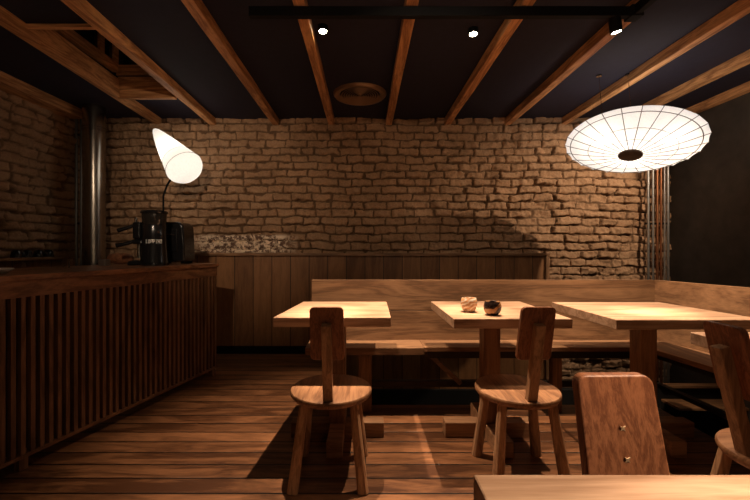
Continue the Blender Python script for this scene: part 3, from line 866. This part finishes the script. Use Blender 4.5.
spot_fixture('track_spotlight', (1.36, 2.03, 2.27), (1.62, 2.12, 0.74), (1.35, 2.012, ZB-0.056),
             'cylindrical black spotlight hanging from the corner of the track, lit', 80*S, 70, 0.9, length=0.085)
spot_fixture('track_spotlight', (1.44, 0.55, 2.25), (0.60, 0.40, 0.74), (1.44, 0.55, ZB-0.056),
             'added unseen black spotlight on the track above the viewer, aimed at the nearest table', 72*S, 60, 0.8, length=0.085)  # out-of-view spotlight added to light the nearest table

for x, aimp, lab in ((-0.95, (-1.45, 3.93, 1.55), 'added unseen black spotlight over the viewer aimed at brick by the cone lamp'),
                     (0.1, (0.75, 3.93, 1.5), 'added unseen black spotlight over the viewer aimed at the brick wall middle')):
    spot_fixture('track_spotlight', (x, 0.55, 2.27), aimp, (x, 0.55, ZB-0.056), lab, (32 if x < 0 else 13)*S, 50, 1.0, length=0.085, core=0.0, col=(1.0, 0.75, 0.53))  # out-of-view wall washers added to brighten the brick
spot_fixture('ceiling_spotlight', (2.93, 2.45, 2.40), (2.15, 3.93, 1.25), (2.93, 2.45, ZC),
             'added unseen black ceiling spotlight right of the paper disc lamp, washing the brick', 42*S, 84, 1.0, length=0.06, core=0.0, col=(1.0, 0.75, 0.53))  # added beyond the right edge of view to brighten the brick
tr2 = empty('lighting_track', (0, 0, 0), label='added unseen short black lighting track over the viewer on the left', cat='track')
MB().box(-1.3, 0.3, 0.53, 0.565, ZB-0.055, ZB-0.004).build('rail', M_black, tr2, bevel=0.002)  # track added only to carry the added wall washers

# ------------------------------------------------------------------ paper cone lamp behind the bar
base = (-1.93, 3.60, 0)
lamp = empty('paper_cone_lamp', base, label='tilted white paper cone lamp on a thin black pole behind the bar', cat='lamp')
MB().lathe([(0, 0), (0.11, 0), (0.11, 0.012), (0.02, 0.02), (0, 0.02)], 36).build('base', M_black, lamp, smooth=40)
ctr = Vector((-1.73, 3.50, 1.93))
tip = Vector((-2.03, 3.62, 2.24))
end = Vector((-1.60, 3.42, 1.775))
ax = (end-tip); Lc = ax.length; ax.normalize()
q = ax.to_track_quat('Z', 'Y').to_matrix().to_4x4()
pr = [(0.0, -0.004), (0.020, 0.004), (0.034, 0.03), (0.058, 0.10), (0.088, 0.22), (0.120, 0.36), (0.141, 0.455), (0.158, 0.53), (0.166, 0.57),
      (0.160, 0.60), (0.138, 0.632), (0.10, 0.655), (0.05, 0.667), (0.0, 0.67)]
m = MB(); m.lathe(pr, 48, c=tuple(tip-Vector(base)), M=q)
for vv in m.bm.verts:
    n_ = noise.noise(vv.co*9)*0.006; vv.co += Vector((n_, n_*0.5, 0))
M_paper1 = paper('lantern_paper', (0.92, 0.88, 0.80), 0.11, (1.0, 0.96, 0.92))
m.build('shade', M_paper1, lamp, smooth=80)
M_wire = plain('lantern_wire', (0.16, 0.12, 0.09), 0.7)
def hoop(rad, z, c, M, parent, th=0.0022, name='hoop', mat=None, seg=64):
    m = MB(); m.lathe([(rad-th, z), (rad, z-th), (rad+th, z), (rad, z+th)], seg, c=c, M=M, close=True)
    return m.build(name, mat or M_wire, parent, smooth=80)
hoop(0.168, 0.565, tuple(tip-Vector(base)), q, lamp)
hoop(0.143, 0.455, tuple(tip-Vector(base)), q, lamp, th=0.0012)
topz = Vector((-1.935, 3.60, 1.60))
cpt = tip + ax*0.50
MB().tube([(0, 0, 0.01), tuple(topz-Vector(base)), tuple(topz-Vector(base)+Vector((0.04, -0.01, 0.10))), tuple(cpt-Vector(base))], 0.009, 12).build('pole', M_black, lamp, smooth=40)
ld = bpy.data.lights.new('cone_bulb', 'POINT'); ld.energy = 0.45; ld.color = (1.0, 0.88, 0.76); ld.shadow_soft_size = 0.04
lo = bpy.data.objects.new('cone_bulb', ld); link(lo); lo.location = tip+ax*0.36

# ------------------------------------------------------------------ paper disc pendant
pc = Vector((2.06, 2.90, 1.905))
pen = empty('paper_disc_lamp', tuple(pc), label='wide white ribbed paper disc lamp with dark hub hanging at the right', cat='lamp')
penR = Matrix.Rotation(math.radians(15), 4, 'Y') @ Matrix.Rotation(math.radians(-14), 4, 'X')
R = 0.455; NR = 24
def disc_pt(r, a, z): return (r*math.cos(a), r*math.sin(a), z)
def zlow(r): return -0.105*(1-(r/R)**1.5)
def zup(r): return 0.085*(1-(r/R)**1.5)
m = MB()
rr_ = [0.0, 0.09, 0.17, 0.25, 0.33, 0.39, 0.43, R]
SEG = NR*4
def rad(r, k):
    f = (k % 4)/4.0
    sag = 4*f*(1-f)
    return r*(1-0.014*sag*(r/R)**6)
def ringv(r, z, sagz):
    out = []
    for k in range(SEG):
        f = (k % 4)/4.0; sag = 4*f*(1-f)
        out.append(m.bm.verts.new(disc_pt(rad(r, k), 2*PI*k/SEG, z + sagz*sag*0.006*(r/R))))
    return out
low = [ringv(r, zlow(r), 1) for r in rr_[1:]]
up = [ringv(r, zup(r), -1) for r in rr_[2:-1]]
cl = m.bm.verts.new((0, 0, zlow(0)))   # the upper paper is open in the middle
for A_, B_ in list(zip(low, low[1:])) + [(low[-1], up[-1])] + list(zip(up[::-1], up[::-1][1:])):
    for k in range(SEG): m.bm.faces.new((A_[k], A_[(k+1) % SEG], B_[(k+1) % SEG], B_[k]))
for k in range(SEG):
    m.bm.faces.new((cl, low[0][(k+1) % SEG], low[0][k]))
M_paper2 = paper('disc_paper', (0.92, 0.89, 0.84), 0.115, (1.0, 0.96, 0.94), fib=90)
m.build('shade', M_paper2, pen, smooth=60)
for k in range(NR):
    a = 2*PI*k/NR
    MB().tube([disc_pt(r, a, zlow(r)-0.0025) for r in (0.07, 0.17, 0.25, 0.33, 0.39, 0.43, R+0.004)], 0.0025, 6).build('rib', M_wire, pen)
for r, th in ((0.18, 0.0014), (0.285, 0.0020), (0.415, 0.0032)):
    hoop(r, zlow(r)-0.002, (0, 0, 0), None, pen, th=th, seg=96)
MB().lathe([(0, -0.112), (0.070, -0.110), (0.078, -0.104), (0.078, -0.092), (0, -0.092)], 40).build('hub', M_hub, pen, smooth=40)
for ch in pen.children:
    ch.data.transform(penR)
inv = Matrix.Translation(pc).inverted()
def loc_in(p): return tuple(inv @ Vector(p))
for hx, hy in ((1.84, 2.95), (2.055, 2.93)):
    MB().tube([loc_in((hx, hy, ZC-0.012)), loc_in((hx+0.03, hy-0.01, 2.02))], 0.0022, 8).build('wire', M_steel, pen)
    MB().lathe([(0, -0.014), (0.02, -0.012), (0.02, 0), (0, 0)], 16, c=loc_in((hx, hy, ZC-0.002))).build('hook', M_steel, pen)
for bx, by, e in ((0.09, 0.10, 4.0), (-0.23, -0.04, 3.4), (0.12, -0.22, 2.6), (0.0, 0.0, 7.0)):
    ld = bpy.data.lights.new('disc_bulb', 'POINT'); ld.energy = e*0.085; ld.color = (1.0, 0.88, 0.76); ld.shadow_soft_size = 0.03
    lo = bpy.data.objects.new('disc_bulb', ld); link(lo); lo.location = pc + penR @ Vector((bx, by, 0.0))

# unseen lamps added behind the viewer to lift the beams and general fill
M_globe = emit('fill_globe', (1.0, 0.70, 0.43), 0.9)
M_up = emit('fill_uplight', (1.0, 0.70, 0.45), 12.0)
t = empty('added_globe_lamp', (0.5, -1.4, 0), label='added unseen round paper floor lamp behind the viewer', cat='lamp')
MB().lathe([(0, 0), (0.13, 0), (0.13, 0.015), (0, 0.02)], 32).build('base', M_black, t, smooth=40)
MB().tube([(0, 0, 0.015), (0, 0, 0.92)], 0.01, 12).build('pole', M_black, t, smooth=40)
MB().lathe([(0.2*math.sin(PI*k/16), 1.1-0.2*math.cos(PI*k/16)) for k in range(17)], 32).build('shade', M_globe, t, smooth=80)
for x, y, lab in ((-0.75, -1.2, 'added unseen black bowl uplighter behind the viewer, bar side'), (1.35, -1.0, 'added unseen black bowl uplighter behind the viewer, bench side')):
    t = empty('added_uplighter', (x, y, 0), label=lab, cat='lamp', group='added bowl uplighters behind the viewer')
    MB().lathe([(0, 0), (0.13, 0), (0.13, 0.015), (0, 0.02)], 32).build('base', M_black, t, smooth=40)
    MB().tube([(0, 0, 0.015), (0, 0, 0.93)], 0.01, 12).build('pole', M_black, t, smooth=40)
    MB().lathe([(0, 0.92), (0.16, 0.95), (0.25, 1.03), (0.28, 1.12), (0.272, 1.12), (0.243, 1.035), (0.155, 0.957), (0, 0.928)], 32).build('bowl', M_black, t, smooth=40)
    MB().lathe([(0.13*math.sin(PI*k/12), 1.06-0.09*math.cos(PI*k/12)) for k in range(13)], 24).build('bulb', M_up, t, smooth=80)

# ------------------------------------------------------------------ world, camera, view
wd_ = bpy.data.worlds.new('world'); bpy.context.scene.world = wd_; wd_.use_nodes = True
wd_.node_tree.nodes['Background'].inputs[0].default_value = (0.02, 0.02, 0.025, 1)
wd_.node_tree.nodes['Background'].inputs[1].default_value = 0.2

cd = bpy.data.cameras.new('camera'); cam = bpy.data.objects.new('camera', cd); link(cam)
cd.sensor_width = 36; cd.lens = 18.0; cd.clip_start = 0.02
cam.location = (0, 0, 1.1); cam.rotation_euler = (PI/2, 0, 0)
cd.shift_x = 10/750; cd.shift_y = -2/750
sc = bpy.context.scene
sc.camera = cam
sc.view_settings.view_transform = 'Standard'; sc.view_settings.look = 'None'
sc.view_settings.gamma = 1.0; sc.view_settings.exposure = 1.7
sc.view_settings.use_curve_mapping = False
sc.cycles.use_denoising = True
sc.cycles.max_bounces = 8; sc.cycles.diffuse_bounces = 4; sc.cycles.transmission_bounces = 6
sc.cycles.sample_clamp_indirect = 4.0
